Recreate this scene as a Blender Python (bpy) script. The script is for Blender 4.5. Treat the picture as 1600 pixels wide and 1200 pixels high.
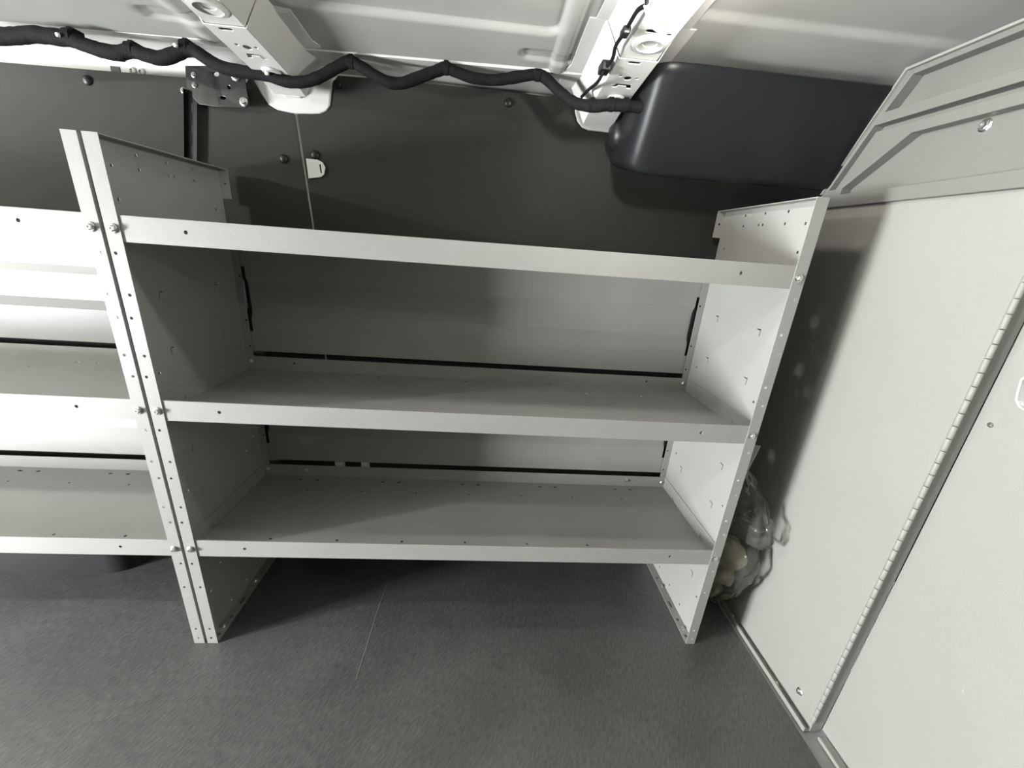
import bpy, bmesh, math, random
from mathutils import Vector, Matrix, noise
from mathutils.geometry import delaunay_2d_cdt
random.seed(7)
for o in list(bpy.data.objects): bpy.data.objects.remove(o)
scene = bpy.context.scene
col = scene.collection

# ------------------------------------------------------------------ camera
FPX = 620.06
CAM = Vector((0.68582, -0.79913, 1.03847))
YAW, PITCH, ROLL = math.radians(4.43663), math.radians(-19.14211), math.radians(4.29698)
cy, sy, cp, sp = math.cos(YAW), math.sin(YAW), math.cos(PITCH), math.sin(PITCH)
FW = Vector((sy*cp, cy*cp, sp)); R0 = Vector((cy, -sy, 0)); U0 = R0.cross(FW)
RT = math.cos(ROLL)*R0 + math.sin(ROLL)*U0
UP = -math.sin(ROLL)*R0 + math.cos(ROLL)*U0
cam_d = bpy.data.cameras.new('camera'); cam = bpy.data.objects.new('camera', cam_d); col.objects.link(cam)
m = Matrix.Identity(4)
for i in range(3):
    m[i][0] = RT[i]; m[i][1] = UP[i]; m[i][2] = -FW[i]; m[i][3] = CAM[i]
cam.matrix_world = m
cam_d.sensor_fit = 'HORIZONTAL'; cam_d.sensor_width = 36.0; cam_d.lens = 36.0*FPX/1600
cam_d.clip_start = 0.02
scene.camera = cam

def at(px, py, axis, k):
    """the point of the plane {axis = k} seen at a pixel of the 1600x1200 photograph"""
    d = FW + RT*((px-800)/FPX) - UP*((py-600)/FPX)
    return CAM + d*((k-CAM[axis])/d[axis])

# ------------------------------------------------------------------ world, lamps, exposure
world = bpy.data.worlds.new('world'); scene.world = world; world.use_nodes = True
bg = world.node_tree.nodes['Background']
bg.inputs[0].default_value = (0.95, 0.98, 1.0, 1); bg.inputs[1].default_value = 226.0
LAMP_A = (0.94, -0.165, 1.372)
LAMPS = [(LAMP_A, 5.6), ((0.94, -0.84, 1.372), 1.6), ((-1.288, -0.50, 1.38), 40.0)]  # the last one is an added fill lamp, out of view
LAMP_COL = (1.0, 0.965, 0.90)
REAR = (-1.38, -0.85, 0.10, 0.76)      # y0, y1, z0, z1 of the rear opening
pd = bpy.data.lights.new('rear_opening', 'AREA'); pd.shape = 'RECTANGLE'; pd.size = REAR[1]-REAR[0]; pd.size_y = REAR[3]-REAR[2]; pd.cycles.is_portal = True   # sampling portal
po = bpy.data.objects.new('rear_opening', pd); col.objects.link(po)
po.location = (-2.495, (REAR[0]+REAR[1])/2, (REAR[2]+REAR[3])/2); po.rotation_euler = (math.pi/2, 0, -math.pi/2)
scene.view_settings.view_transform = 'Standard'; scene.view_settings.look = 'None'
scene.view_settings.gamma = 1.0; scene.view_settings.use_curve_mapping = False
scene.view_settings.exposure = 0.34

# ------------------------------------------------------------------ materials
def mat(name, color, rough=0.5, metal=0.0, var=0.0, vscale=8.0, bump=0.0, bscale=400.0, spec=0.5, stretch=None, coat=0.0):
    mt = bpy.data.materials.new(name); mt.use_nodes = True
    nt = mt.node_tree; b = nt.nodes['Principled BSDF']
    b.inputs['Base Color'].default_value = (*color, 1); b.inputs['Roughness'].default_value = rough
    b.inputs['Metallic'].default_value = metal; b.inputs['Specular IOR Level'].default_value = spec
    if coat: b.inputs['Coat Weight'].default_value = coat; b.inputs['Coat Roughness'].default_value = 0.15
    tc = nt.nodes.new('ShaderNodeTexCoord'); mp = nt.nodes.new('ShaderNodeMapping')
    nt.links.new(tc.outputs['Object'], mp.inputs['Vector'])
    if stretch:
        mp.inputs['Rotation'].default_value = stretch[0]; mp.inputs['Scale'].default_value = stretch[1]
    if var:
        n = nt.nodes.new('ShaderNodeTexNoise'); n.inputs['Scale'].default_value = vscale; n.inputs['Detail'].default_value = 6
        nt.links.new(mp.outputs[0], n.inputs['Vector'])
        r = nt.nodes.new('ShaderNodeMapRange'); r.inputs[1].default_value = 0.3; r.inputs[2].default_value = 0.7
        r.inputs[3].default_value = 1-var; r.inputs[4].default_value = 1+var
        nt.links.new(n.outputs[0], r.inputs[0])
        mx = nt.nodes.new('ShaderNodeMix'); mx.data_type = 'RGBA'; mx.blend_type = 'MULTIPLY'; mx.inputs[0].default_value = 1
        mx.inputs[6].default_value = (*color, 1)
        nt.links.new(r.outputs[0], mx.inputs[7]); nt.links.new(mx.outputs[2], b.inputs['Base Color'])
    if bump:
        n2 = nt.nodes.new('ShaderNodeTexNoise'); n2.inputs['Scale'].default_value = bscale; n2.inputs['Detail'].default_value = 3
        nt.links.new(mp.outputs[0], n2.inputs['Vector'])
        bp = nt.nodes.new('ShaderNodeBump'); bp.inputs['Strength'].default_value = bump; bp.inputs['Distance'].default_value = 0.001
        nt.links.new(n2.outputs[0], bp.inputs['Height']); nt.links.new(bp.outputs[0], b.inputs['Normal'])
    return mt
M = {}
M['paint'] = mat('shelf_grey_paint', (0.288, 0.286, 0.267), 0.48, var=0.03, vscale=6, bump=0.25, bscale=900)
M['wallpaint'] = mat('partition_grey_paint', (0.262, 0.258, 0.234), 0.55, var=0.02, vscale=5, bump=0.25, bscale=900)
M['shadedpaint'] = mat('shaded_partition_paint', (0.165, 0.163, 0.148), 0.5, var=0.02, vscale=5, bump=0.25, bscale=900)  # partition paint darkened to stand in for the dimmer light up there
M['white'] = mat('body_white_paint', (0.60, 0.60, 0.575), 0.32, var=0.03, vscale=5)
M['roof'] = mat('roof_paint', (0.345, 0.347, 0.325), 0.40, var=0.04, vscale=7)
M['liner'] = mat('dark_liner_board', (0.034, 0.033, 0.030), 0.6, var=0.06, vscale=12, bump=0.15, bscale=700, spec=0.12)
M['trim'] = mat('black_trim_plastic', (0.0105, 0.0115, 0.013), 0.38, var=0.05, vscale=9, bump=0.1, bscale=800, spec=0.3)
M['tape'] = mat('black_cloth_tape', (0.009, 0.009, 0.0095), 0.8, var=0.2, vscale=60, bump=1.0, bscale=350, spec=0.12)
M['zinc'] = mat('zinc_plated_steel', (0.72, 0.72, 0.70), 0.28, metal=1.0, var=0.08, vscale=60)
M['galv'] = mat('galvanised_bracket', (0.045, 0.047, 0.045), 0.36, metal=1.0, var=0.12, vscale=30)
M['pin'] = mat('black_push_pin', (0.014, 0.014, 0.014), 0.4, spec=0.35)
M['blackplastic'] = mat('wheel_arch_plastic', (0.012, 0.012, 0.0125), 0.6, var=0.1, vscale=20, spec=0.2)
M['foam'] = mat('yellowish_packing', (0.36, 0.335, 0.23), 0.6, var=0.15, vscale=40)
M['paper'] = mat('white_paper', (0.82, 0.81, 0.76), 0.8, var=0.03, vscale=30)
M['wirewhite'] = mat('grey_cable_sleeve', (0.55, 0.54, 0.52), 0.5)
M['clipwhite'] = mat('white_nylon', (0.75, 0.75, 0.72), 0.5)
M['sill'] = mat('grey_metal_floor', (0.30, 0.31, 0.30), 0.5, var=0.08, vscale=30)
M['mark'] = mat('pale_scuff', (0.18, 0.18, 0.172), 0.7)

def floor_mat():
    mt = bpy.data.materials.new('rubber_floor_mat'); mt.use_nodes = True
    nt = mt.node_tree; b = nt.nodes['Principled BSDF']; L = nt.links.new
    tc = nt.nodes.new('ShaderNodeTexCoord')
    mp0 = nt.nodes.new('ShaderNodeMapping'); mp0.inputs['Rotation'].default_value = (0, 0, math.radians(-60)); L(tc.outputs['Object'], mp0.inputs[0])
    mp = nt.nodes.new('ShaderNodeMapping'); mp.inputs['Scale'].default_value = (60, 230, 60); L(mp0.outputs[0], mp.inputs[0])
    n = nt.nodes.new('ShaderNodeTexNoise'); n.inputs['Scale'].default_value = 1; n.inputs['Detail'].default_value = 4; L(mp.outputs[0], n.inputs['Vector'])
    n2 = nt.nodes.new('ShaderNodeTexNoise'); n2.inputs['Scale'].default_value = 5; n2.inputs['Detail'].default_value = 7; L(tc.outputs['Object'], n2.inputs['Vector'])
    cr = nt.nodes.new('ShaderNodeValToRGB'); cr.color_ramp.elements[0].position = 0.32; cr.color_ramp.elements[1].position = 0.72
    cr.color_ramp.elements[0].color = (0.044, 0.0438, 0.0435, 1); cr.color_ramp.elements[1].color = (0.094, 0.0925, 0.089, 1)
    L(n.outputs[0], cr.inputs[0])
    cr2 = nt.nodes.new('ShaderNodeMapRange'); cr2.inputs[1].default_value = 0.3; cr2.inputs[2].default_value = 0.75; cr2.inputs[3].default_value = 0.85; cr2.inputs[4].default_value = 1.3
    L(n2.outputs[0], cr2.inputs[0])
    mx = nt.nodes.new('ShaderNodeMix'); mx.data_type = 'RGBA'; mx.blend_type = 'MULTIPLY'; mx.inputs[0].default_value = 1
    L(cr.outputs[0], mx.inputs[6]); L(cr2.outputs[0], mx.inputs[7]); L(mx.outputs[2], b.inputs['Base Color'])
    b.inputs['Roughness'].default_value = 0.45; b.inputs['Specular IOR Level'].default_value = 0.9
    bp = nt.nodes.new('ShaderNodeBump'); bp.inputs['Strength'].default_value = 0.55; bp.inputs['Distance'].default_value = 0.0012
    L(n.outputs[0], bp.inputs['Height']); L(bp.outputs[0], b.inputs['Normal'])
    return mt
M['floor'] = floor_mat()

def bag_mat():
    mt = bpy.data.materials.new('clear_plastic_film'); mt.use_nodes = True
    nt = mt.node_tree; nt.nodes.clear(); L = nt.links.new
    out = nt.nodes.new('ShaderNodeOutputMaterial'); tr = nt.nodes.new('ShaderNodeBsdfTransparent'); tr.inputs[0].default_value = (0.96, 0.96, 0.95, 1)
    gl = nt.nodes.new('ShaderNodeBsdfGlossy'); gl.inputs['Roughness'].default_value = 0.12
    df = nt.nodes.new('ShaderNodeBsdfDiffuse'); df.inputs[0].default_value = (0.7, 0.7, 0.66, 1)
    lw = nt.nodes.new('ShaderNodeLayerWeight'); lw.inputs[0].default_value = 0.28
    m1 = nt.nodes.new('ShaderNodeMixShader'); m2 = nt.nodes.new('ShaderNodeMixShader'); m2.inputs[0].default_value = 0.06
    L(lw.outputs['Fresnel'], m1.inputs[0]); L(tr.outputs[0], m1.inputs[1]); L(gl.outputs[0], m1.inputs[2])
    L(m1.outputs[0], m2.inputs[1]); L(df.outputs[0], m2.inputs[2]); L(m2.outputs[0], out.inputs[0])
    return mt
M['film'] = bag_mat()
def emit_mat():
    mt = bpy.data.materials.new('lamp_lens_lit'); mt.use_nodes = True
    b = mt.node_tree.nodes['Principled BSDF']; b.inputs['Base Color'].default_value = (0.9, 0.9, 0.88, 1)
    b.inputs['Emission Color'].default_value = (*LAMP_COL, 1); b.inputs['Emission Strength'].default_value = 6.0
    return mt
M['lens'] = emit_mat()

# ------------------------------------------------------------------ mesh helpers
def inside(p, poly):
    x, y = p; r = False; n = len(poly); j = n-1
    for i in range(n):
        xi, yi = poly[i]; xj, yj = poly[j]
        if (yi > y) != (yj > y) and x < (xj-xi)*(y-yi)/(yj-yi)+xi: r = not r
        j = i
    return r
def circ(x, y, r, n=10, ry=None):
    ry = ry or r
    return [(x+r*math.cos(2*math.pi*i/n), y+ry*math.sin(2*math.pi*i/n)) for i in range(n)]
def rect(x0, y0, x1, y1): return [(x0, y0), (x1, y0), (x1, y1), (x0, y1)]
def slot(x, y, w, h, n=4):
    r = min(w, h)/2; pts = []
    if w >= h: cs = [(x+w/2-r, y, -90), (x-w/2+r, y, 90)]
    else: cs = [(x, y+h/2-r, 0), (x, y-h/2+r, 180)]
    for a, b, s in cs:
        for i in range(n+1):
            t = math.radians(s+180*i/n); pts.append((a+r*math.cos(t), b+r*math.sin(t)))
    return pts
def rrect(x0, y0, x1, y1, r, n=4):
    pts = []
    for a, b, s in ((x1-r, y1-r, 0), (x0+r, y1-r, 90), (x0+r, y0+r, 180), (x1-r, y0+r, 270)):
        for i in range(n+1):
            t = math.radians(s+90*i/n); pts.append((a+r*math.cos(t), b+r*math.sin(t)))
    return pts

class MB:
    def __init__(s): s.v = []; s.f = []
    def add(s, vs, fs):
        k = len(s.v); s.v += [tuple(v) for v in vs]; s.f += [tuple(i+k for i in f) for f in fs]; return s
    def sheet(s, poly, holes, fmap, t, lines=(), pts=()):
        """flat sheet with real holes; fmap(u, v, w) puts it in space, w from 0 to t"""
        V = []; Ed = []
        for loop in [poly]+list(holes):
            k = len(V); V += [Vector(p) for p in loop]; n = len(loop)
            Ed += [(k+i, k+(i+1) % n) for i in range(n)]
        for a, b in lines:
            k = len(V); V += [Vector(a), Vector(b)]; Ed.append((k, k+1))
        V += [Vector(p) for p in pts]
        ov, oe, of, *_ = delaunay_2d_cdt(V, Ed, [], 0, 1e-6)
        tris = []
        for f in of:
            c = (sum(ov[i][0] for i in f)/len(f), sum(ov[i][1] for i in f)/len(f))
            if inside(c, poly) and not any(inside(c, h) for h in holes): tris.append(tuple(f))
        n = len(ov)
        vs = [fmap(p[0], p[1], 0) for p in ov]+[fmap(p[0], p[1], t) for p in ov]
        fs = list(tris)+[tuple(i+n for i in reversed(f)) for f in tris]
        cnt = {}
        for f in tris:
            for i in range(len(f)):
                e = (f[i], f[(i+1) % len(f)]); cnt[e] = 1
        for a, b in list(cnt):
            if (b, a) not in cnt: fs.append((b, a, a+n, b+n))
        return s.add(vs, fs)
    def box(s, a, b):
        x0, y0, z0 = a; x1, y1, z1 = b
        v = [(x0,y0,z0),(x1,y0,z0),(x1,y1,z0),(x0,y1,z0),(x0,y0,z1),(x1,y0,z1),(x1,y1,z1),(x0,y1,z1)]
        return s.add(v, [(0,3,2,1),(4,5,6,7),(0,1,5,4),(1,2,6,5),(2,3,7,6),(3,0,4,7)])
    def prism(s, prof, x0, x1, mp=None):
        """closed (y, z) profile pulled along x"""
        n = len(prof); mp = mp or (lambda x, y, z: (x, y, z))
        v = [mp(x0, *p) for p in prof]+[mp(x1, *p) for p in prof]
        return s.add(v, [(i, (i+1) % n, (i+1) % n+n, i+n) for i in range(n)]+[tuple(range(n))[::-1], tuple(range(n, 2*n))])
    def loft(s, rings, cap=True):
        n = len(rings[0]); v = [p for r in rings for p in r]; f = []
        for k in range(len(rings)-1):
            for i in range(n): f.append((k*n+i, k*n+(i+1) % n, (k+1)*n+(i+1) % n, (k+1)*n+i))
        if cap: f += [tuple(range(n))[::-1], tuple(range((len(rings)-1)*n, len(rings)*n))]
        return s.add(v, f)
    def tube(s, path, r, n=10, jit=0.0):
        path = [Vector(p) for p in path]; rings = []; ref = Vector((0.13, 0.21, 1)).normalized()
        for i, p in enumerate(path):
            t = (path[min(i+1, len(path)-1)]-path[max(i-1, 0)]).normalized()
            a = t.cross(ref).normalized(); b = t.cross(a)
            rr = (r[i] if isinstance(r, (list, tuple)) else r)*(1+jit*(random.random()-.5))
            rings.append([p+a*rr*math.cos(2*math.pi*k/n)+b*rr*math.sin(2*math.pi*k/n) for k in range(n)])
        return s.loft(rings)
    def lathe(s, prof, origin, axis, n=12):
        """(radius, height) profile round an axis"""
        ax = Vector(axis).normalized(); o = Vector(origin)
        a = ax.orthogonal().normalized(); b = ax.cross(a)
        return s.loft([[o+ax*h+(a*math.cos(2*math.pi*k/n)+b*math.sin(2*math.pi*k/n))*max(r, 1e-5) for k in range(n)] for r, h in prof])
    def mesh(s, name):
        me = bpy.data.meshes.new(name); me.from_pydata(s.v, [], s.f); me.validate()
        bm = bmesh.new(); bm.from_mesh(me); bmesh.ops.recalc_face_normals(bm, faces=bm.faces); bm.to_mesh(me); bm.free()
        return me
    def build(s, name, m, parent=None, smooth=None, bevel=0.0):
        o = bpy.data.objects.new(name, s.mesh(name)); col.objects.link(o); o.data.materials.append(M[m])
        if parent: o.parent = parent
        if smooth is not None:
            for p in o.data.polygons: p.use_smooth = True
            o.data.set_sharp_from_angle(angle=math.radians(smooth))
        if bevel:
            md = o.modifiers.new('bevel', 'BEVEL'); md.width = bevel; md.segments = 2; md.limit_method = 'ANGLE'; md.angle_limit = math.radians(50)
        return o
def link_mesh(name, me, m, parent, loc=(0,0,0), rot=(0,0,0)):
    o = bpy.data.objects.new(name, me); col.objects.link(o)
    if not me.materials: me.materials.append(M[m])
    o.parent = parent; o.location = loc; o.rotation_euler = rot
    return o
def tag(o, label=None, cat=None, group=None, kind=None):
    if label: o['label'] = label
    if cat: o['category'] = cat
    if group: o['group'] = group
    if kind: o['kind'] = kind
    return o
def empty(name, loc=(0,0,0)):
    o = bpy.data.objects.new(name, None); col.objects.link(o); o.location = loc; o.empty_display_size = 0.05
    return o
def smoothpath(pts, k=8):
    P = [Vector(p) for p in pts]; out = []
    for i in range(len(P)-1):
        p0, p1, p2, p3 = P[max(i-1, 0)], P[i], P[i+1], P[min(i+2, len(P)-1)]
        for j in range(k):
            t = j/k
            out.append(0.5*((2*p1)+(p2-p0)*t+(2*p0-5*p1+4*p2-p3)*t*t+(3*p1-p0-3*p2+p3)*t**3))
    out.append(P[-1]); return out

# shared small hardware
def bolt_mesh():
    b = MB()
    b.lathe([(0.0, -0.001), (0.0085, -0.001), (0.0085, 0.0012), (0.0066, 0.0022)], (0,0,0), (0,-1,0), 14)
    b.lathe([(0.0054, 0.0015), (0.0056, 0.0055), (0.0045, 0.0068), (0.0022, 0.0068), (0.0020, 0.0055), (0.0, 0.0055)], (0,0,0), (0,-1,0), 6)
    me = b.mesh('bolt'); return me
BOLT = bolt_mesh()          # head points to -y
def pin_mesh():
    b = MB(); b.lathe([(0.0, 0.0), (0.0105, 0.0), (0.0105, 0.002), (0.0085, 0.0045), (0.004, 0.006), (0.0, 0.0063)], (0,0,0), (0,-1,0), 16)
    me = b.mesh('push_pin')
    for p in me.polygons: p.use_smooth = True
    return me
PIN = pin_mesh()

W, H, D, w = 1.327, 1.168, 0.350, 0.0255
ZT, HF, LIP = (1.041, 0.686, 0.3295), 0.0386, 0.044
GAP = 0.0075
XP = 1.50            # partition face
YL = 0.385           # face of the dark wall liner
XR0 = -2.45           # rear end of the load space

# ================================================================== the setting
# floor
b = MB(); b.box((XR0, -1.40, -0.02), (1.474, 0.44, 0.0))
floor = tag(b.build('floor', 'floor'), 'dark grey ribbed rubber mat covering the load floor', 'floor', kind='structure')
b = MB(); b.box((1.474, -1.40, -0.02), (2.2, 0.44, -0.003)); b.build('floor_edge', 'sill', floor)
b = MB()
p0, p1, p2 = at(607, 905, 2, 0.0), at(588, 960, 2, 0.0), at(556, 1062, 2, 0.0)
for q0, q1 in ((p0, p1), (p1, p2)):
    d = (q1-q0).normalized(); n = Vector((-d.y, d.x, 0))*0.0011
    b.add([q0-n, q0+n, q1+n, q1-n, q0-n+Vector((0,0,.0004)), q0+n+Vector((0,0,.0004)), q1+n+Vector((0,0,.0004)), q1-n+Vector((0,0,.0004))],
          [(0,1,2,3),(4,5,6,7),(0,1,5,4),(1,2,6,5),(2,3,7,6),(3,0,4,7)])
tag(b.build('scratch', 'mark', floor), 'pale straight scratch')

# body side behind the liner
wall = MB(); wall.box((XR0, 0.425, -0.02), (2.2, 0.445, 1.43))
wall_back = tag(wall.build('wall_back', 'white'), 'white painted body side behind the dark liner boards', 'wall', kind='structure')
b = MB(); b.sheet([(0.172, 0.02), (0.224, 0.02), (0.204, 1.33), (0.166, 1.33)], [], lambda u, v, t: (u, 0.3895+t, v), 0.036)
b.build('pillar', 'white', wall_back)
b = MB()
tabp = [at(479, 248, 1, 0.384), at(497, 250, 1, 0.384), at(505, 254, 1, 0.384), at(509, 262, 1, 0.384), at(507, 273, 1, 0.384), at(502, 277, 1, 0.384), at(483, 279, 1, 0.384)]
th = [at(499.5, 257, 1, 0.384), at(502, 257, 1, 0.384), at(504, 271, 1, 0.384), at(501.5, 271, 1, 0.384)]
b.sheet([(p.x, p.z) for p in tabp], [[(p.x, p.z) for p in th]], lambda u, v, t: (u, 0.380+t, v), 0.003)
b.build('slotted_tab', 'white', wall_back)
# openings in the white upper rail, seen above the left liner board
b = MB()
for q in [(184, 91), (195, 97)], [(172, 103), (188, 113)]:
    a0, a1 = at(*q[0], 1, 0.424), at(*q[1], 1, 0.424)
    b.box((a0.x, 0.4235, a1.z), (a1.x, 0.4255, a0.z))
tag(b.build('rail_opening', 'pin', wall_back), 'small black rectangular openings')
b = MB(); 
for q in ((207, 111), (221, 113)):
    a0 = at(*q, 1, 0.424); b.lathe([(0.0, 0), (0.008, 0), (0.008, 0.003), (0.005, 0.004), (0.004, 0.001), (0, 0.001)], (a0.x, 0.425, a0.z), (0, -1, 0), 12)
b.build('weld_stud', 'white', wall_back)

# roof skin: pressed sheet with swages
def sstep(a, c, x):
    t = min(1, max(0, (x-a)/(c-a))); return t*t*(3-2*t)
def rbox(x, y, x0, x1, y0, y1, r):
    """signed distance to a rounded rectangle"""
    cx, cyy = (x0+x1)/2, (y0+y1)/2
    qx, qy = abs(x-cx)-(x1-x0)/2+r, abs(y-cyy)-(y1-y0)/2+r
    return math.hypot(max(qx, 0), max(qy, 0))+min(max(qx, qy), 0)-r
BOWS = (-2.031, -1.288, -0.546, 0.197, 0.940)
def yedge(x): return 0.298-0.044*(x+0.4)/1.2
def zroof(x, y):
    z = 1.412+0.045*(1-((y+0.49)/0.78)**2)
    if x < 0.95:
        for k in range(5):                                    # one pressed field in each bay
            xc = BOWS[k]
            xa, xb = xc-0.743+0.09, xc-0.135
            z += 0.010*(1-sstep(-0.0045, 0.0045, rbox(x, y, xa, xb, -0.9, 0.137, 0.035)))
            z += 0.006*(1-sstep(-0.004, 0.004, rbox(x, y, xb-0.075, xb+0.08, 0.19, 0.226, 0.016)))
            z -= 0.006*(1-sstep(-0.004, 0.005, rbox(x, y, xb-0.004, xb+0.022, -1.2, 0.5, 0.004)))
    else:
        z += 0.006*(1-sstep(-0.012, 0.012, y-0.035))
    return z
xs = []; x = XR0
while x < 2.2:
    xs.append(x); x += 0.004 if 0.66 < x < 0.90 else 0.012 if 0.2 < x < 0.96 else 0.012 if -0.5 < x < 1.5 else 0.03
ys = [-1.40+0.05*i for i in range(20)]+[-0.40+0.02*i for i in range(18)]+[-0.04+0.003*i for i in range(125)]
b = MB(); ny = len(ys); vv = []; ff = []
for i, xx in enumerate(xs):
    ye = yedge(xx)
    for yy in ys:
        y2 = min(yy, ye); vv.append((xx, y2, zroof(xx, y2)))
for i in range(len(xs)-1):
    for j in range(ny-1):
        if ys[j] >= yedge(xs[i])+0.004: continue
        ff.append((i*ny+j, i*ny+j+1, (i+1)*ny+j+1, (i+1)*ny+j))
b.add(vv, ff)
ceiling = b.build('ceiling', 'roof', smooth=60)
tag(ceiling, 'light grey pressed steel van roof with long swages', 'ceiling', kind='structure')
md = ceiling.modifiers.new('solid', 'SOLIDIFY'); md.thickness = 0.004; md.offset = -1.0
# white rail between roof and side
b = MB()
rings = []
for xx in (XR0, -0.4, 0.4, 0.80, 1.0, 2.2):
    ye = yedge(min(xx, 1.1))
    rings.append([(xx, ye-0.002, 1.4125), (xx, ye+0.002, 1.4075), (xx, ye+0.03, 1.4085), (xx, ye+0.06, 1.414), (xx, 0.43, 1.4165), (xx, 0.43, 1.432), (xx, ye-0.002, 1.43)])
b.loft(rings)
tag(b.build('trim_1', 'white'), 'white painted cant rail between roof skin and side wall', 'rail', kind='structure')

# dark liner boards
def liner(name, poly, holes, label):
    b = MB(); b.sheet(poly, holes, lambda u, v, t: (u, YL+t, v), 0.004)
    return tag(b.build(name, 'liner'), label, 'wall panel', 'dark liner boards on the van side')
f1 = [at(*p, 1, YL) for p in [(392, 118), (409, 150), (431, 173), (461, 178)]]
lp = [(XR0+.05, 0.01), (0.212, 0.01), (at(489, 350, 1, YL).x-0.004, 1.056), (at(461, 180, 1, YL).x-0.002, f1[3].z)]
lp += [(p.x, p.z) for p in reversed(f1[:3])]+[(f1[0].x-0.012, 1.366), (at(0, 97, 1, YL).x, at(0, 97, 1, YL).z), (XR0+.05, 1.335)]
linL = liner('wall_liner', lp, [], 'dark grey liner board above the left shelf unit')
f2 = [at(*p, 1, YL) for p in [(464, 178), (500, 178), (516, 166), (521, 130), (527, 118)]]
f3 = [at(*p, 1, YL) for p in [(897, 155), (901, 189), (918, 204), (962, 209)]]
rp = [(0.220, 0.01), (1.53, 0.01), (1.53, 1.27), (1.03, 1.27), (f3[3].x, f3[3].z)]+[(p.x, p.z) for p in reversed(f3[:3])]
rp += [(p.x, p.z) for p in [at(880, 153, 1, YL), at(670, 130, 1, YL), at(580, 122, 1, YL)]]
rp += [(p.x, p.z) for p in reversed(f2[1:])]+[(f2[0].x+0.001, f2[0].z), (at(489, 350, 1, YL).x+0.002, 1.056)]
linR = liner('wall_liner', rp, [], 'wide dark grey liner board behind the upper part of the empty shelf unit')
for px, py, par in ((135, 125, linL), (443, 248, linL), (492, 242, linR), (527, 131, linR), (795, 160, linR)):
    p = at(px, py, 1, YL-0.003); link_mesh('push_pin', PIN, 'pin', par, (p.x, YL, p.z))

# black moulded trim between the roof bow and the partition
prof0 = [(0.384, 1.252), (0.300, 1.237), (0.240, 1.222), (0.224, 1.217), (0.214, 1.219), (0.207, 1.228), (0.190, 1.258), (0.160, 1.312), (0.135, 1.356), (0.1195, 1.382),
         (0.114, 1.390), (0.114, 1.396), (0.120, 1.400), (0.16, 1.404), (0.384, 1.408)]
b = MB(); rings = []
for xx, k in ((0.990, 0.70), (0.991, 0.80), (0.995, 0.88), (1.004, 0.94), (1.018, 0.98), (1.040, 0.995), (1.08, 1.0), (1.30, 1.0), (1.4995, 1.0)):
    rings.append([(xx, 0.384+(y-0.384)*k, 1.408+(z-1.408)*k) for y, z in prof0])
b.loft(rings)
b.lathe([(0.0, 0.0), (0.022, 0.002), (0.036, 0.012), (0.042, 0.030), (0.042, 0.08)], (0.972, 0.34, 1.322), (1, 0, 0), 16)
trim2 = tag(b.build('trim_2', 'trim', smooth=50), 'glossy black moulded trim in the roof corner beside the partition', 'trim', kind='structure')

# far side of the load space, out of view behind the photographer
b = MB()
b.sheet([(XR0, -0.02), (2.2, -0.02), (2.2, 1.44), (XR0, 1.44)], [], lambda u, v, t: (u, -1.40-t, v), 0.03)
tag(b.build('wall_front', 'liner'), 'dark lined far side wall of the van, behind the photographer', 'wall', kind='structure')

b = MB(); b.sheet(rect(-1.43, -0.02, 0.445, 1.46), [rect(REAR[0], REAR[2], REAR[1], REAR[3])], lambda u, v, t: (XR0-0.01-t, u, v), 0.03)
tag(b.build('wall_rear', 'white'), 'rear end of the van with its open door', 'wall', kind='structure')
b = MB()
b.sheet(rect(-1.43, -0.02, 0.445, 1.44), [rect(-1.32, 0.98, -1.20, 1.08)], lambda u, v, t: (2.2+t, u, v), 0.03)  # small slit added to let a little daylight into the cab
tag(b.build('wall_cab', 'trim'), 'dark front end of the cab with a small light slit added, beyond the partition', 'wall', kind='structure')
# ------------------------------------------------------------------ partition on the right
wall_right = tag(empty('wall_right', (XP, -0.4, 0)), 'light grey steel partition closing the load space on the right', 'wall', kind='structure')
def part(b, name, m, parent, **k):
    o = b.build(name, m, None, **k); o.parent = parent; o.matrix_parent_inverse = Matrix.Translation(-parent.location); return o
YZ = lambda x0: (lambda u, v, t: (x0+t, u, v))
b = MB(); b.sheet(rect(-0.222, 0.0, 0.384, 1.20), [], YZ(XP), 0.027); part(b, 'main_panel', 'wallpaint', wall_right)
b = MB(); b.sheet(rect(-1.39, 0.0, -0.93, 1.20), [], YZ(XP), 0.027); part(b, 'side_panel', 'wallpaint', wall_right)
outl = [(0.222, 1.2125), (0.097, 1.417), (-1.37, 1.417), (-1.37, 1.174), (0.243, 1.178)]
b = MB(); b.sheet(outl, [], YZ(XP+0.010), 0.003); part(b, 'upper_sheet', 'shadedpaint', wall_right)
A = [(0.121, 1.354), (0.084, 1.407), (-1.36, 1.406), (-1.36, 1.344)]
G = [(0.136, 1.333), (-1.36, 1.325), (-1.36, 1.314), (0.126, 1.320), (0.188, 1.2165), (0.208, 1.2165)]
Bp = [(0.170, 1.216), (0.044, 1.299), (-1.36, 1.293), (-1.36, 1.204), (0.170, 1.204)]
b = MB(); b.sheet(outl, [A, G, Bp], YZ(XP-0.014), 0.024); part(b, 'upper_frame', 'shadedpaint', wall_right, bevel=0.0012)
b = MB(); b.sheet([(0.224, 1.208), (0.098, 1.4215), (-1.37, 1.4215), (-1.37, 1.417), (0.095, 1.417), (0.220, 1.2085)], [], YZ(XP-0.020), 0.03); part(b, 'rim_flange', 'wallpaint', wall_right)
b = MB(); b.sheet([(0.3845, 1.16), (0.3845, 1.30), (0.19, 1.27), (0.225, 1.205), (0.246, 1.16)], [], YZ(XP-0.003), 0.004); part(b, 'dark_gap_cover', 'trim', wall_right)  # dark sheet added to cover the bright gap beside the upper panel
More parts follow.
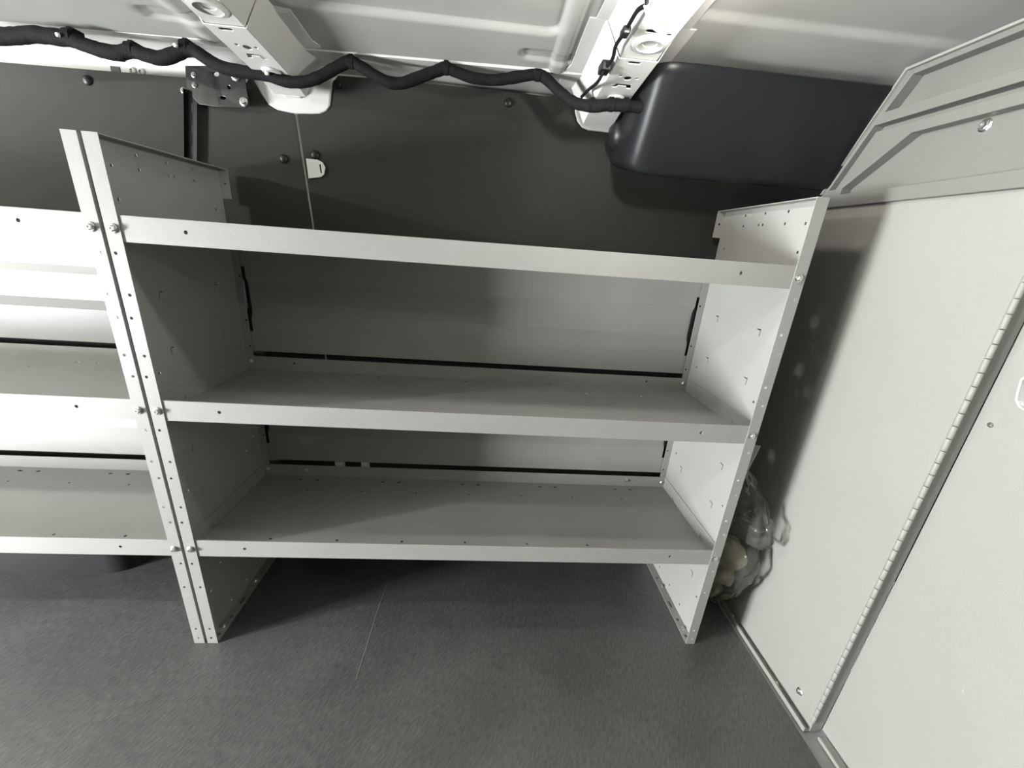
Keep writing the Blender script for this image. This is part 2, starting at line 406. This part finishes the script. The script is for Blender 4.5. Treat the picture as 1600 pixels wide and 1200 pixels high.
# foot flange with slots and bolts
b = MB()
sl = [slot(1.4935, y, 0.006, l) for y, l in ((0.020, 0.02), (-0.008, 0.008), (-0.024, 0.008), (-0.135, 0.008), (-0.155, 0.022))]
b.sheet(rect(1.487, -0.222, XP, 0.38), sl, lambda u, v, t: (u, v, 0.003+t), 0.0016)
b.box((1.484, -0.222, 0.0), (1.4872, 0.38, 0.013))
part(b, 'foot_flange', 'wallpaint', wall_right)
def rbolt(parent, x, y, z, rot, s=1.0):
    o = link_mesh('bolt', BOLT, 'zinc', parent, (0,0,0), rot)
    o.matrix_parent_inverse = Matrix.Translation(-parent.location); o.location = (x, y, z); o.scale = (s, s, s); return o
RX = (0, 0, -math.pi/2)      # head towards -x
RZ = (-math.pi/2, 0, 0)      # head towards +z
rbolt(wall_right, XP, -0.168, 0.056, RX); rbolt(wall_right, XP+0.010, -0.065, 1.287, RX, 1.2)
rbolt(wall_right, 1.493, -0.115, 0.0046, RZ, 0.7); rbolt(wall_right, 1.493, 0.085, 0.0046, RZ, 0.7)

# partition door with piano hinge
XD = 1.527
door = tag(empty('door_1', (XD, -0.3, 0)), 'light grey partition door hung on a long piano hinge', 'door', kind='structure')
hole = [at(*p, 0, XD) for p in ((1597, 592), (1590, 616), (1589, 626), (1593, 635), (1600, 640))]
hp = [(p.y, p.z) for p in hole]+[(hole[-1].y-0.06, hole[-1].z-0.002), (hole[-1].y-0.075, hole[-1].z+0.01), (hole[-1].y-0.08, hole[0].z+0.0), (hole[-1].y-0.07, hole[0].z+0.02), (hole[0].y-0.014, hole[0].z+0.02)]
hc = at(1547, 664, 0, XD)
b = MB(); b.sheet(rect(-0.93, 0.012, -0.2235, 1.172), [hp, circ(hc.y, hc.z, 0.0042, 12)], YZ(XD), 0.012); part(b, 'door_skin', 'wallpaint', door, bevel=0.0008)
b = MB()
cyh = sum(p[0] for p in hp)/len(hp); czh = sum(p[1] for p in hp)/len(hp)
ring = []
ins = [(cyh+(p[0]-cyh)*0.93, czh+(p[1]-czh)*0.93) for p in hp]
b.sheet(hp, [ins], YZ(XD-0.003), 0.012); part(b, 'grip_rim', 'white', door)
b = MB(); b.box((1.506, -0.93, 0.0), (1.527, -0.236, 0.010)); part(b, 'sill', 'wallpaint', door, bevel=0.003)
b = MB(); b.box((XP-0.0014, -0.2215, 0.02), (XP, -0.200, 1.168)); part(b, 'hinge_leaf', 'wallpaint', door)
kb = MB(); kb.lathe([(0.0, 0), (0.0042, 0.0), (0.0046, 0.0006), (0.0046, 0.0222), (0.0042, 0.0228), (0, 0.0228)], (0,0,0), (0,0,1), 12)
KN = kb.mesh('hinge_knuckle')
for p in KN.polygons: p.use_smooth = True
KN.set_sharp_from_angle(angle=math.radians(40))
for i in range(47):
    o = link_mesh('hinge_knuckle', KN, 'wallpaint', door); o.matrix_parent_inverse = Matrix.Translation(-door.location)
    o.location = (XP-0.0040, -0.2225, 0.034+0.0240*i)

# ------------------------------------------------------------------ roof bows
def bow_z(y):
    pts = [(-1.40, 1.405), (-0.9, 1.400), (-0.4, 1.396), (-0.05, 1.386), (0.07, 1.377), (0.20, 1.364), (0.28, 1.354), (0.335, 1.342), (0.36, 1.332), (0.377, 1.318), (0.380, 1.312)]
    if y <= pts[0][0]: return pts[0][1]
    for (a, za), (c, zc) in zip(pts, pts[1:]):
        if y <= c: return za+(zc-za)*(y-a)/(c-a)
    return pts[-1][1]
def make_bow(xc, label, foot, foot_in, dy):
    r = tag(empty('roof_bow', (xc, 0, 1.39)), label, 'roof bow', 'white hat section bows across the roof')
    hw = 0.034
    def bm_(off, hw=hw): return lambda u, v, t: (xc+u, v, bow_z(v)-off+t)
    def section(y0, y1, off, hw, fl, holes, name, extra):
        b = MB(); st = [y0+(y1-y0)*i/14 for i in range(15)]
        b.sheet(rect(-hw, y0, hw, y1), holes, bm_(off), 0.002, lines=[((-hw, y), (hw, y)) for y in st[1:-1] if all(abs(y-sum(p[1] for p in h)/len(h)) > 0.02 for h in holes)])
        for sgn in (-1, 1):                                # sloping webs and roof flanges
            rings = []
            for y in st:
                zb = bow_z(y)-off; zr = max(min(zroof(xc+0.2 if xc < 0.9 else 1.2, min(y, 0.25)), 1.436)-0.004, zb+0.006)
                xo = hw+0.012+max(0, (zr-zb))*0.35
                f = fl*(1.0 if y < y1-0.10 or not extra else 1.25)
                ring = [(xc+sgn*hw, y, zb), (xc+sgn*xo, y, zr-0.003), (xc+sgn*(xo+f), y, zr-0.002), (xc+sgn*(xo+f), y, zr), (xc+sgn*(xo-0.002), y, zr), (xc+sgn*(hw-0.001), y, zb+0.002)]
                rings.append(ring if sgn > 0 else ring[::-1])
            b.loft(rings)
        return part(b, name, 'white', r, bevel=0.0015)
    beam_h = [circ(0.002, 0.040+dy, 0.0125, 14, 0.010), slot(-0.006, 0.006+dy, 0.026, 0.009), slot(0.022, 0.010+dy, 0.010, 0.006), circ(0.012, -0.20, 0.006)]
    yb = 0.086+dy
    section(-1.395, yb+0.003, 0.0, hw, 0.022, beam_h, 'beam', False)
    br_h = [circ(0.002, yb+0.065, 0.0075, 12), circ(-0.014, yb+0.058, 0.0032, 8), circ(0.020, yb+0.062, 0.0032, 8),
            [(-0.018, yb+0.103), (-0.013, yb+0.088), (0.017, yb+0.088), (0.022, yb+0.103), (0.013, yb+0.103), (0.010, yb+0.095), (-0.007, yb+0.095), (-0.010, yb+0.103)],
            slot(-0.004, yb+0.010, 0.024, 0.008)]
    section(yb, 0.340, 0.003, hw+0.003, 0.030, br_h, 'end_bracket', True)
    # pressed dishes round the holes
    b = MB(); z0 = bow_z(0.040+dy)
    b.lathe([(0.031, 0.0015), (0.029, -0.0030), (0.022, -0.0042), (0.0215, -0.003), (0.026, 0.0), (0.028, 0.0025)], (xc+0.002, 0.040+dy, z0), (0, 0, 1), 24); part(b, 'dish', 'white', r, smooth=40)
    b = MB(); z0 = bow_z(0.235+dy)-0.003
    b.lathe([(0.020, 0.0015), (0.018, -0.0030), (0.011, -0.0040), (0.0, -0.0015)], (xc+0.004, 0.235+dy, z0), (0, 0, 1), 20); part(b, 'dish', 'white', r, smooth=40)
    # foot plate on the body side
    b = MB(); fp = [(p.x, p.z) for p in foot]; b.sheet(fp, [], lambda u, v, t: (u, YL-0.004+t, v), 0.02); part(b, 'foot_plate', 'white', r, bevel=0.004)
    b = MB(); fp = [(p.x, p.z) for p in foot_in]; b.sheet(fp, [], lambda u, v, t: (u, YL-0.010+t-0.25*max(0, v-1.33), v), 0.012); part(b, 'foot_boss', 'white', r, bevel=0.004)
    return r
Y4 = YL-0.004
foot1 = [at(*p, 1, Y4) for p in [(394, 105), (397, 122), (410, 150), (419, 163), (432, 171), (450, 175), (462, 177), (485, 177.5), (500, 177), (509, 173), (515, 165), (517, 148), (519, 130), (530, 112), (500, 100), (430, 95)]]
foot1i = [at(*p, 1, Y4) for p in [(415, 122), (432, 142), (448, 152), (470, 154), (476, 149), (476, 134), (470, 118), (440, 110)]]
bow1 = make_bow(BOWS[3], 'white roof bow with punched holes above the slotted wall bracket', foot1, foot1i, 0.018)
foot2 = [at(*p, 1, Y4) for p in [(897, 150), (899, 176), (903, 190), (910, 199), (920, 203), (940, 205), (965, 208), (1000, 210), (1005, 160), (960, 140), (915, 138)]]
foot2i = [at(*p, 1, Y4) for p in [(912, 165), (915, 180), (925, 184), (950, 186), (962, 184), (966, 172), (955, 160), (925, 158)]]
bow2 = make_bow(BOWS[4], 'white roof bow carrying the lit lamp, next to the black corner trim', foot2, foot2i, -0.018)

# ------------------------------------------------------------------ lamps
for i, (loc, pw) in enumerate(LAMPS):
    lab = ['lit round roof lamp at the top edge on the right roof bow', 'round roof lamp above the photographer, out of the picture',
           'strong unseen fill lamp added under the roof towards the rear, out of the picture'][i]
    zc = bow_z(loc[1]) if i < 2 else 1.44
    r = tag(empty('roof_lamp', (loc[0], loc[1], zc)), lab, 'lamp', 'round lamps under the roof')
    b = MB(); b.lathe([(0.0, 0.0), (0.045, 0.0), (0.045, 0.006), (0.041, 0.009), (0.036, 0.008), (0.0, 0.006)], (0, 0, 0), (0, 0, -1), 28); b.build('housing', 'white', r, smooth=40)
    b = MB(); b.lathe([(0.035, 0.0075), (0.033, 0.011), (0.020, 0.014), (0.0, 0.0145)], (0, 0, 0), (0, 0, -1), 24); b.build('lens', 'lens', r, smooth=60)
    ld = bpy.data.lights.new('roof_lamp_light', 'POINT'); ld.energy = pw; ld.color = LAMP_COL; ld.shadow_soft_size = 0.022
    lo = bpy.data.objects.new('lamp_light', ld); col.objects.link(lo); lo.parent = r; lo.location = (0, 0, -0.040)

# ------------------------------------------------------------------ wiring
YH = 0.262
hpx = [(-60, 58), (0, 57), (30, 56), (55, 54), (85, 58), (110, 61), (135, 71), (160, 79), (185, 83), (205, 79), (225, 85), (250, 91), (270, 86), (290, 78), (305, 80), (325, 93), (350, 106), (385, 113), (420, 118), (445, 127), (475, 128), (500, 120), (525, 106), (548, 96), (562, 103), (590, 120), (612, 130), (632, 129), (660, 119), (685, 110), (697, 106), (712, 112), (740, 122), (775, 125), (810, 120), (838, 116), (852, 122), (872, 141), (890, 156), (905, 163), (930, 166), (955, 164), (985, 166), (1010, 168)]
path = smoothpath([tuple(at(*q, 1, YH-0.075*sstep(850, 945, q[0]))) for q in hpx], 4)   # runs in front of the right bow's foot
b = MB(); b.tube(path, [0.0155-0.0040*min(1, max(0, (p.x+0.35)/0.6)) for p in path], 12, 0.10)
har = tag(empty('wiring_harness', path[0]), 'thick black taped wiring harness zigzagging under the roof edge', 'wiring')
part(b, 'taped_loom', 'tape', har, smooth=60)
for px, py in ((110, 58), (205, 78), (290, 74), (430, 117), (548, 97), (697, 107), (840, 117), (925, 165), (955, 164), (978, 165)):
    p = at(px, py, 1, YH-0.002-0.075*sstep(850, 945, px)); b = MB()
    rc = 0.0168-0.0040*min(1, max(0, (p.x+0.35)/0.6)); b.tube([(p.x-0.008, p.y+0.002, p.z), (p.x-0.006, p.y+0.002, p.z+0.0005), (p.x+0.006, p.y+0.002, p.z+0.0005), (p.x+0.008, p.y+0.002, p.z)], [rc*0.9, rc, rc, rc*0.9], 10)
    b.box((p.x-0.005, p.y, p.z), (p.x+0.005, p.y+0.03, p.z+rc+0.003)); part(b, 'cable_clip', 'tape', har, bevel=0.002)
    b = MB()
    b.lathe([(0.0, 0), (0.0042, 0.0), (0.0035, 0.004), (0, 0.005)], (p.x-0.010, p.y-0.014, p.z-0.003), (-0.2, -1, -0.2), 8)
    if px in (110, 290, 430): part(b, 'clip_stud', 'clipwhite', har)
def zpx(px, py, z): p = at(px, py, 2, z); return (p.x, p.y, p.z)
lead = [tuple(at(908, 152, 1, 0.222)), tuple(at(920, 140, 1, 0.215)), zpx(934, 128, 1.352), zpx(945, 108, 1.365), zpx(957, 92, 1.372), zpx(962, 72, 1.378), zpx(972, 56, 1.380), zpx(982, 40, 1.382), zpx(995, 18, 1.384), zpx(1004, 11, 1.385), zpx(1010, 8, 1.383), zpx(1011, -8, 1.386), zpx(1012, -30, 1.388)]
cab = tag(empty('lamp_cable', lead[0]), 'thin black cable climbing the right roof bow to the lamp', 'cable')
b = MB(); b.tube(smoothpath(lead, 6), 0.0032, 8); part(b, 'wire', 'tape', cab, smooth=60)
for q, s in (((945, 106), 0.016), ((977, 50), 0.011)):
    p = Vector(zpx(*q, 1.370 if q[0] < 960 else 1.379)); b = MB()
    b.box((p.x-s*0.6, p.y-s, p.z-s*0.5), (p.x+s*0.6, p.y+s, p.z+s*0.5)); part(b, 'wire_clip', 'pin', cab, bevel=0.003)
pig = [zpx(1010, 8, 1.381), zpx(1013, 22, 1.376), zpx(1019, 37, 1.373), zpx(1031, 47, 1.371), zpx(1041, 45, 1.370), zpx(1047, 38, 1.371), zpx(1053, 24, 1.374), zpx(1062, 8, 1.377), zpx(1068, -4, 1.380)]
b = MB(); b.tube(smoothpath(pig, 6), 0.0042, 10); part(b, 'grey_lead', 'wirewhite', cab, smooth=60)

# ------------------------------------------------------------------ slotted wall bracket
YB = 0.366
br = tag(empty('wall_bracket', (0, YB, 1.31)), 'galvanised bolted bracket with slotted strap on the liner board', 'bracket')
bp_ = [at(*p, 1, YB) for p in [(286, 101), (345, 103), (384, 117), (388, 140), (393, 166), (385, 170), (340, 167), (309, 162), (288, 139)]]
hs = [at(*p, 1, YB) for p in [(338, 116), (359, 137), (349, 153)]]
b = MB(); b.sheet([(p.x, p.z) for p in bp_], [circ(hs[0].x, hs[0].z, 0.0065, 10, 0.0045), circ(hs[1].x, hs[1].z, 0.0035, 8), circ(hs[2].x, hs[2].z, 0.007, 10, 0.0035)],
              lambda u, v, t: (u, YB+t+0.20*max(0, 0.01-u)*0.5-0.12*max(0, u-0.02), v), 0.003, lines=[((0.015, 1.33), (0.0, 1.375))])
part(b, 'plate', 'galv', br, bevel=0.001)
for q in ((368, 119), (381, 159)):
    p = at(*q, 1, YB-0.008); rbolt(br, p.x, YB-0.008, p.z, (0, 0, 0), 1.15)
for q in ((301, 116), (302, 132)):
    p = at(*q, 1, YB); rbolt(br, p.x, YB+0.004, p.z, (0, 0, 0), 0.7)
s0, s1, s2, s3 = [at(*p, 1, 0.372) for p in ((290, 140), (306, 160), (290.5, 250), (306, 250))]
b = MB()
lean = (s2.x-s0.x)/(s2.z-s0.z)
strip = lambda u, v, t: (s0.x+u+lean*(v-s0.z), 0.372+t, v)
b.sheet(rect(0, 0.95, 0.026, s0.z), [slot(0.0135, s0.z-0.036-0.045*i, 0.0045, 0.020) for i in range(6)], strip, 0.002)
b.sheet(rect(0, 0.95, 0.002, s0.z), [], lambda u, v, t: (s0.x+u+lean*(v-s0.z), 0.362+t, v), 0.010)
part(b, 'slotted_strap', 'galv', br)
p = at(284, 140, 1, 0.366); rbolt(br, p.x, 0.372, p.z, (0, 0, 0), 0.8)

# ================================================================== shelf units
def tabslit(y, z):
    return [(y, z), (y+0.014, z), (y+0.014, z-0.0025), (y+0.0025, z-0.0025), (y+0.0025, z-0.017), (y, z-0.017)]
WEB_H = [(0.255, 1.152), (0.178, 1.152), (0.101, 1.151), (0.254, 1.127), (0.193, 1.127), (0.178, 1.127), (0.102, 1.126), (0.041, 1.124), (0.317, 1.072), (0.040, 1.068),
         (0.317, 0.733), (0.041, 0.731), (0.318, 0.439), (0.043, 0.437), (0.257, 0.030), (0.179, 0.030), (0.042, 0.129), (0.104, 0.030), (0.30, 0.129)]
POST_H = [(0.008, 0.975), (0.015, 0.900), (0.008, 0.856), (0.015, 0.781), (0.009, 0.737), (0.009, 0.618), (0.015, 0.542), (0.009, 0.500), (0.015, 0.424), (0.009, 0.382), (0.009, 0.262), (0.015, 0.189), (0.013, 0.050), (0.012, 0.018)]
T = 0.0016
def side_panel(sgn):
    X = (lambda x: x) if sgn > 0 else (lambda x: W-x)
    b = MB()
    hl = [circ(y, z, 0.0032) for y, z in WEB_H]+[tabslit(y, z+0.008) for z in (0.168, 0.408, 0.528, 0.768, 0.888) for y in (0.083, 0.265)]
    b.sheet(rect(0, 0, D, H), hl, lambda u, v, t: (X(t), u, v), T)
    b.sheet(rect(0, 0, w, H), [circ(x, z, 0.0031, 10) for x, z in POST_H], lambda u, v, t: (X(u), t-T, v), T)
    b.sheet(rect(0, 0, w, D), [slot(0.014, y, 0.008, l) for y, l in ((0.30, 0.008), (0.235, 0.008), (0.13, 0.026), (0.075, 0.010), (0.022, 0.010))], lambda u, v, t: (X(u), v, 0.0003+t), T)
    b.sheet(rect(0, 0, w*0.9, D), [], lambda u, v, t: (X(u), v, H-t), T)
    fh = [circ(0.015, z, 0.003) for z in (0.910, 0.789, 0.715, 0.430, 0.357, 0.12)]
    b.sheet(rect(0, 0.0, 0.021, 0.985), fh, lambda u, v, t: (X(u), D-t, v), T)
    b.sheet(rect(0, 1.10, 0.024, H), [circ(0.013, 1.135, 0.003)], lambda u, v, t: (X(u), D-t, v), T)
    return b.build('side_panel', 'paint')
def tray():
    b = MB(); zs = -HF; x0, x1 = 0.0022, W-0.0022
    xs7 = [0.166+0.1645*i for i in range(7)]
    xp = [c+s for c in (0.148, 0.405, 0.661, 0.917, 1.174) for s in (-0.0255, 0.0255)]
    hl = [slot(x, 0.326, 0.013, 0.008) for x in xp]+[circ(x, 0.271, 0.0036) for x in xs7]+[circ(x, 0.056, 0.0036) for x in xs7]+[slot(x, 0.022, 0.010, 0.007) for x in xp]
    b.sheet(rect(x0, 0.004, x1, D-0.003), hl, lambda u, v, t: (u, v, zs-t), T)
    b.sheet(rect(x0, zs-T, x1, 0.0), [circ(x, -0.0165, 0.0032) for x in (0.1335, W-0.1335)], lambda u, v, t: (u, D-0.0020-t, v), T)
    for X in (lambda x: x, lambda x: W-x):
        b.sheet(rect(0.004, zs-T, D-0.003, 0.0), [rect(0.075, zs+0.001, 0.095, zs+0.011), rect(0.255, zs+0.001, 0.275, zs+0.011)], lambda u, v, t: (X(0.0022+t), u, v), T)
    b.sheet(rect(x0, -LIP, x1, -0.001), [circ(x, -0.0215, 0.0036, 12) for x in (0.1360, W-0.1360)], lambda u, v, t: (u, 0.0004+t, v), T)
    b.prism([(0.0004, -0.0016), (0.0008, -0.0004), (0.0018, 0.0), (0.0036, 0.0), (0.0046, -0.0004), (0.0050, -0.0016), (0.0050, zs-T), (0.0036, zs-T), (0.0036, -0.003), (0.0018, -0.003)], x0, x1)
    b.box((x0, 0.0004, -LIP-T), (x1, 0.016, -LIP))
    return b.build('shelf', 'paint', smooth=30)
def back_panel():
    b = MB(); z0, z1 = 0.700, 0.985
    def yz(z):
        for (a, ya), (c, yc) in zip(PR, PR[1:]):
            if z <= c: return ya+(yc-ya)*(z-a)/(c-a)
        return PR[-1][1]
    PR = [(0.69, 0.3535), (0.792, 0.3535), (0.816, 0.3640), (0.885, 0.3640), (0.907, 0.3535), (1.0, 0.3535)]
    xa, xb = 0.0195, W-0.0195; n = 0.0275
    poly = [(xa, z0), (xb, z0), (xb, 0.757), (W-n, 0.757), (W-n, 0.935), (xb, 0.935), (xb, z1), (xa, z1), (xa, 0.935), (n, 0.935), (n, 0.757), (xa, 0.757)]
    b.sheet(poly, [], lambda u, v, t: (u, yz(v)+t, v), 0.0012, lines=[((n, z), (W-n, z)) for z in (0.792, 0.816, 0.885, 0.907)])
    return b.build('back_panel', 'paint')
UNIT = tag(empty('shelf_unit'), 'empty light grey steel shelf unit with three lipped shelves, centre of the van wall', 'shelving', 'steel shelf units along the van side')
for s in (1, -1):
    o = side_panel(s); o.parent = UNIT
sh = tray(); sh.parent = UNIT; sh.location = (0, 0, ZT[0])
for z in ZT[1:]:
    c = sh.copy(); col.objects.link(c); c.parent = UNIT; c.location = (0, 0, z)
bp0 = back_panel(); bp0.parent = UNIT
c = bp0.copy(); col.objects.link(c); c.parent = UNIT; c.location = (0, 0, -0.3565)
gk = MB(); gk.box((-0.00425, 0.3580, 0.755), (0.00425, 0.3605, 0.937)); GK = gk.mesh('gap_shade_strip')  # black strips added in the panel notches for the shade of the gap
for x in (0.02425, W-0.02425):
    for dz in (0.0, -0.3565): link_mesh('gap_shade_strip', GK, 'pin', UNIT, (x, 0, dz))
for z in ZT:
    for x in (0.0148, W-0.0148):
        o = link_mesh('bolt', BOLT, 'zinc', UNIT, (x, -T, z-0.0235), (0, random.random(), 0))
for x, z in ((0.0135, 0.670), (W-0.0165, 0.670), (0.016, 0.313), (0.135, 0.313), (W-0.137, 0.313), (W-0.0150, 0.311)):
    o = link_mesh('bolt', BOLT, 'zinc', UNIT, (x, D-0.0036, z), (0, random.random(), 0)); o.scale = (.72, .72, .72)
for y in (0.045, 0.20):
    for x in (0.014, W-0.014):
        o = link_mesh('bolt', BOLT, 'zinc', UNIT, (x, y, 0.0020), RZ); o.scale = (.75, .75, .75)
U2 = UNIT.copy(); col.objects.link(U2); U2.location = (-(W+GAP), 0, 0)
U2['label'] = 'light grey steel shelf unit cut off by the left edge of the picture'
for ch in list(UNIT.children):
    c = ch.copy(); col.objects.link(c); c.parent = U2

# ================================================================== smaller things
# wheel arch under the left unit
b = MB(); rings = []
for z, k in ((0.0, 0.0), (0.16, 0.004), (0.22, 0.012), (0.25, 0.03), (0.262, 0.06)):
    p = []
    x0, x1, y0, y1 = -1.15+k, -0.352-k, 0.226+k, 0.384; r = 0.085
    for cx, cyy, s in ((x1-r, y0+r, -90),):
        p += [(cx+r*math.cos(math.radians(s+90*i/8)), cyy+r*math.sin(math.radians(s+90*i/8)), z) for i in range(9)]
    p += [(x1, y1, z), (x0, y1, z)]
    p += [(x0+r+r*math.cos(math.radians(180+90*i/8)), y0+r+r*math.sin(math.radians(180+90*i/8)), z) for i in range(9)]
    rings.append(p)
b.loft(rings)
tag(b.build('wheel_arch', 'blackplastic', smooth=40), 'black rounded wheel arch cover under the left shelf unit', 'wheel arch')

# two white cable connectors glimpsed behind the lowest shelf
for i, (q0, q1) in enumerate((((524, 720), (538, 728)), ((565, 721), (577, 729)))):
    a0, a1 = at(*q0, 1, 0.375), at(*q1, 1, 0.375)
    b = MB(); b.box((a0.x, 0.368, a1.z-0.012), (a1.x, 0.384, a0.z)); b.box((a0.x+0.004, 0.366, a1.z-0.006), (a1.x-0.004, 0.368, a0.z-0.005))
    tag(b.build('cable_connector', 'clipwhite', bevel=0.0015), ['left one of two white connectors behind the lowest shelf', 'right one of two white connectors behind the lowest shelf'][i], 'connector', 'white connectors behind the shelf')

# clear plastic bag of packing between the shelf unit and the partition
bag = tag(empty('plastic_bag', (1.432, 0.14, 0.0)), 'crumpled clear plastic bag stuffed between shelf unit and partition', 'bag')
def blob(cx, cyy, sections, seed, amp, nseg=56, nlev=60, freq=22):
    """crumpled film lofted through (z, x half width, y centre, y half width)"""
    rings = []
    for k in range(nlev+1):
        z = sections[0][0]+(sections[-1][0]-sections[0][0])*k/nlev
        for a, c in zip(sections, sections[1:]):
            if z <= c[0]+1e-9: t = (z-a[0])/(c[0]-a[0]); break
        t = t*t*(3-2*t)
        hx, yc, hy = [a[i]+(c[i]-a[i])*t for i in (1, 2, 3)]
        ring = []
        for i in range(nseg):
            th = 2*math.pi*i/nseg
            d = Vector((math.cos(th)*1.0, math.sin(th), z*6+seed))
            n1 = noise.noise(Vector((d.x*1.5, d.y*1.5, d.z*1.3)))
            n2 = 1-abs(noise.noise(Vector((d.x*3.2+5, d.y*3.2, d.z*2.6))))*2
            n3 = noise.noise(Vector((d.x*8, d.y*8, d.z*7)))
            s = 1+amp*(0.7*n1+0.55*n2+0.25*n3)
            ring.append((cx+0.80*hx*math.cos(th)*s, cyy+yc+hy*math.sin(th)*s, z+0.006*n1))
        rings.append(ring)
    return rings
b = MB(); b.loft(blob(1.432, 0.030, [(0.325, 0.030, 0.09, 0.075), (0.345, 0.055, 0.045, 0.075), (0.39, 0.058, 0.045, 0.075), (0.43, 0.050, 0.065, 0.062), (0.47, 0.030, 0.10, 0.04), (0.505, 0.006, 0.12, 0.012)], 1.7, 0.30))
film = part(b, 'upper_film', 'film', bag, smooth=75)
b = MB(); b.loft(blob(1.432, 0.030, [(0.012, 0.022, 0.16, 0.05), (0.06, 0.050, 0.15, 0.09), (0.14, 0.058, 0.11, 0.10), (0.20, 0.060, 0.075, 0.085), (0.26, 0.060, 0.055, 0.078), (0.30, 0.050, 0.06, 0.066), (0.335, 0.030, 0.08, 0.05)], 9.1, 0.16))
part(b, 'lower_film', 'film', bag, smooth=75)
for j, (c, r) in enumerate((((1.432, 0.105, 0.235), (0.040, 0.055, 0.045)), ((1.428, 0.13, 0.155), (0.042, 0.06, 0.040)), ((1.434, 0.165, 0.08), (0.040, 0.065, 0.045)))):
    b = MB(); rr = []
    for k in range(1, 15):
        ph = math.pi*k/15; ring = []
        for i in range(20):
            th = 2*math.pi*i/20; d = Vector((math.sin(ph)*math.cos(th), math.sin(ph)*math.sin(th), -math.cos(ph)))
            s = 1+0.22*noise.noise(d*2.2+Vector((j*7, 0, 0)))
            ring.append((c[0]+r[0]*d.x*s, c[1]+r[1]*d.y*s, c[2]+r[2]*d.z*s))
        rr.append(ring)
    b.loft(rr); part(b, 'packing_lump', 'foam', bag, smooth=80)
# paper slip tucked behind the post
q = [at(*p, 0, 1.36) for p in ((1172, 693), (1188, 697), (1165, 742), (1150, 745))]
b = MB(); b.sheet([(p.y, p.z) for p in q], [], lambda u, v, t: (1.36+t, u, v), 0.0008)
tag(b.build('paper_slip', 'paper'), 'white paper slip sticking out behind the right shelf post', 'paper')
